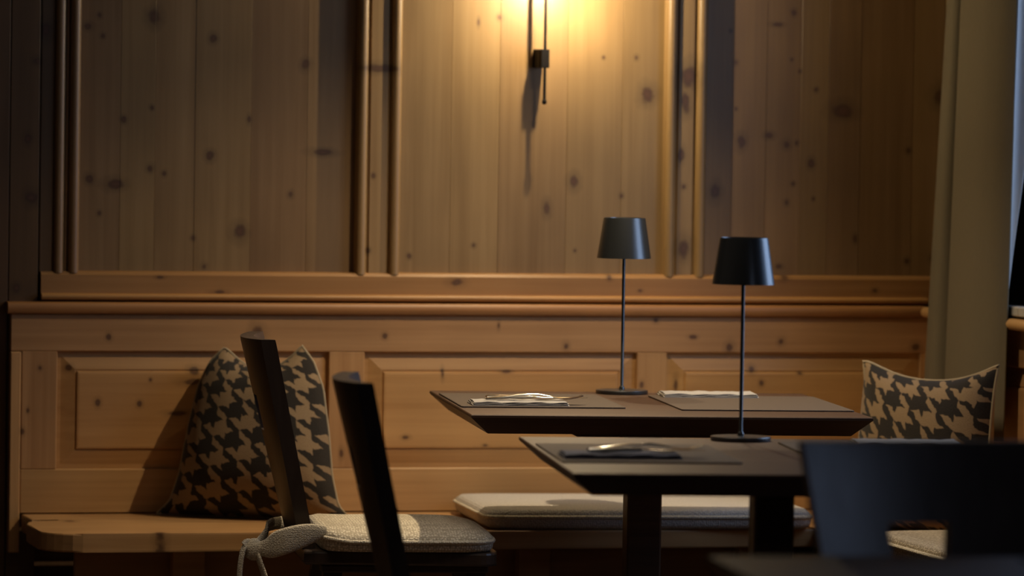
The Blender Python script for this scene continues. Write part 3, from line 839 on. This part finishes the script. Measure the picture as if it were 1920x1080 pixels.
for y in (8.8, 10.88): link('bracket', boxbm(3.755, XR-.001, y-.008, y+.008, 2.13, 2.145, .001), m_iron, rod, True)

# ------------------------------------------------------------------ wall sconce (the lamp that lights the panelling)
sc = empty('wall_sconce', (2.853, 10.93, 1.38), 0, 'slim black iron sconce rod on a small block, glowing at the top', 'sconce')
RYs = 10.9255; RXs = 2.858
link('bracket_block', boxbm(2.8475, 2.8695, 10.933, YW, 1.452, 1.494, .0012), m_iron, sc, True)
link('rod', tube([(RXs, RYs, 1.375), (RXs, RYs, 1.93)], 0.0035, 12), m_iron, sc, True)
link('clamp', boxbm(2.849, 2.868, 10.922, 10.9328, 1.452, 1.494, .0012), m_iron, sc, True)
o = link('rod_tip', lathe([(0, 1.369), (.0045, 1.371), (.0055, 1.376), (.0045, 1.381), (0, 1.383)], 16, RXs, RYs), m_iron, sc, True); set_sharp(o.data, 60)
# lamp head above the picture: short arm, metal cup and glass bulb
LX, LY, LZ = 2.886, 10.832, 1.645
link('arm', tube([(RXs, RYs, 1.74), (LX, LY, 1.74)], .003, 10), m_iron, sc, True)
o = link('cup', lathe([(0, 1.745), (.022, 1.744), (.026, 1.735), (.026, 1.700), (.024, 1.700), (.0235, 1.733), (0, 1.738)], 32, LX, LY), m_iron, sc, True); set_sharp(o.data, 40)
o = link('bulb', lathe([(0, 1.735), (.010, 1.730), (.011, 1.700), (.018, 1.690), (.020, 1.682), (.014, 1.676), (0, 1.674)], 24, LX, LY), m_bulb, sc, True); set_sharp(o.data, 60)
ld = bpy.data.lights.new('sconce_light', 'POINT'); ld.energy = 13.5; ld.color = (1, .81, .50); ld.shadow_soft_size = .005
lo = bpy.data.objects.new('sconce_light', ld); COL.objects.link(lo); lo.location = (LX, LY, LZ)

# ------------------------------------------------------------------ pendant over the farther table, above the picture
PX, PY, PZ = 2.94, 10.02, 2.09
pd = empty('pendant_lamp', (PX, PY, PZ+.005), 0, 'small dark pendant lamp hanging above the farther table, out of frame', 'lamp')
o = link('shade', lathe([(.075, PZ+0.005), (.030, PZ+0.095), (.012, PZ+0.110), (0, PZ+0.111), (0, PZ+0.107), (.011, PZ+0.106), (.028, PZ+0.092), (.0735, PZ+0.005), (.075, PZ+0.005)], 40, PX, PY), m_iron, pd, True); set_sharp(o.data, 40)
link('cord', tube([(PX, PY, PZ+0.111), (PX, PY, CEIL)], .003, 8), m_iron, pd, True)
o = link('bulb', lathe([(0, PZ+0.050), (.016, PZ+0.053), (.022, PZ+0.067), (.016, PZ+0.083), (.010, PZ+0.100), (0, PZ+0.101)], 24, PX, PY), m_bulb, pd, True); set_sharp(o.data, 60)
ld = bpy.data.lights.new('pendant_light', 'SPOT'); ld.energy = 92.0; ld.color = (1, .79, .52); ld.shadow_soft_size = .012
ld.spot_size = math.radians(110); ld.spot_blend = 1.0
lo = bpy.data.objects.new('pendant_light', ld); COL.objects.link(lo); lo.location = (PX, PY, PZ+0.000)
lo.rotation_euler = (Vector((2.70, 10.15, .5))-Vector((PX, PY, PZ))).to_track_quat('-Z', 'Y').to_euler()

# unseen fill panel added at the ceiling to lift the shadows, out of frame
cl = empty('ceiling_light', (1.9, 9.1, 2.46), 0, 'flat square ceiling light above the room, out of frame', 'lamp')
for a, b, c, d in ((1.32, 1.345, 8.52, 9.68), (2.455, 2.48, 8.52, 9.68), (1.345, 2.455, 8.52, 8.545), (1.345, 2.455, 9.655, 9.68)):
    link('frame', boxbm(a, b, c, d, 2.45, CEIL-.001, .002), m_iron, cl, True)
link('diffuser', boxbm(1.346, 2.454, 8.546, 9.654, 2.462, 2.466), m_white, cl, True)
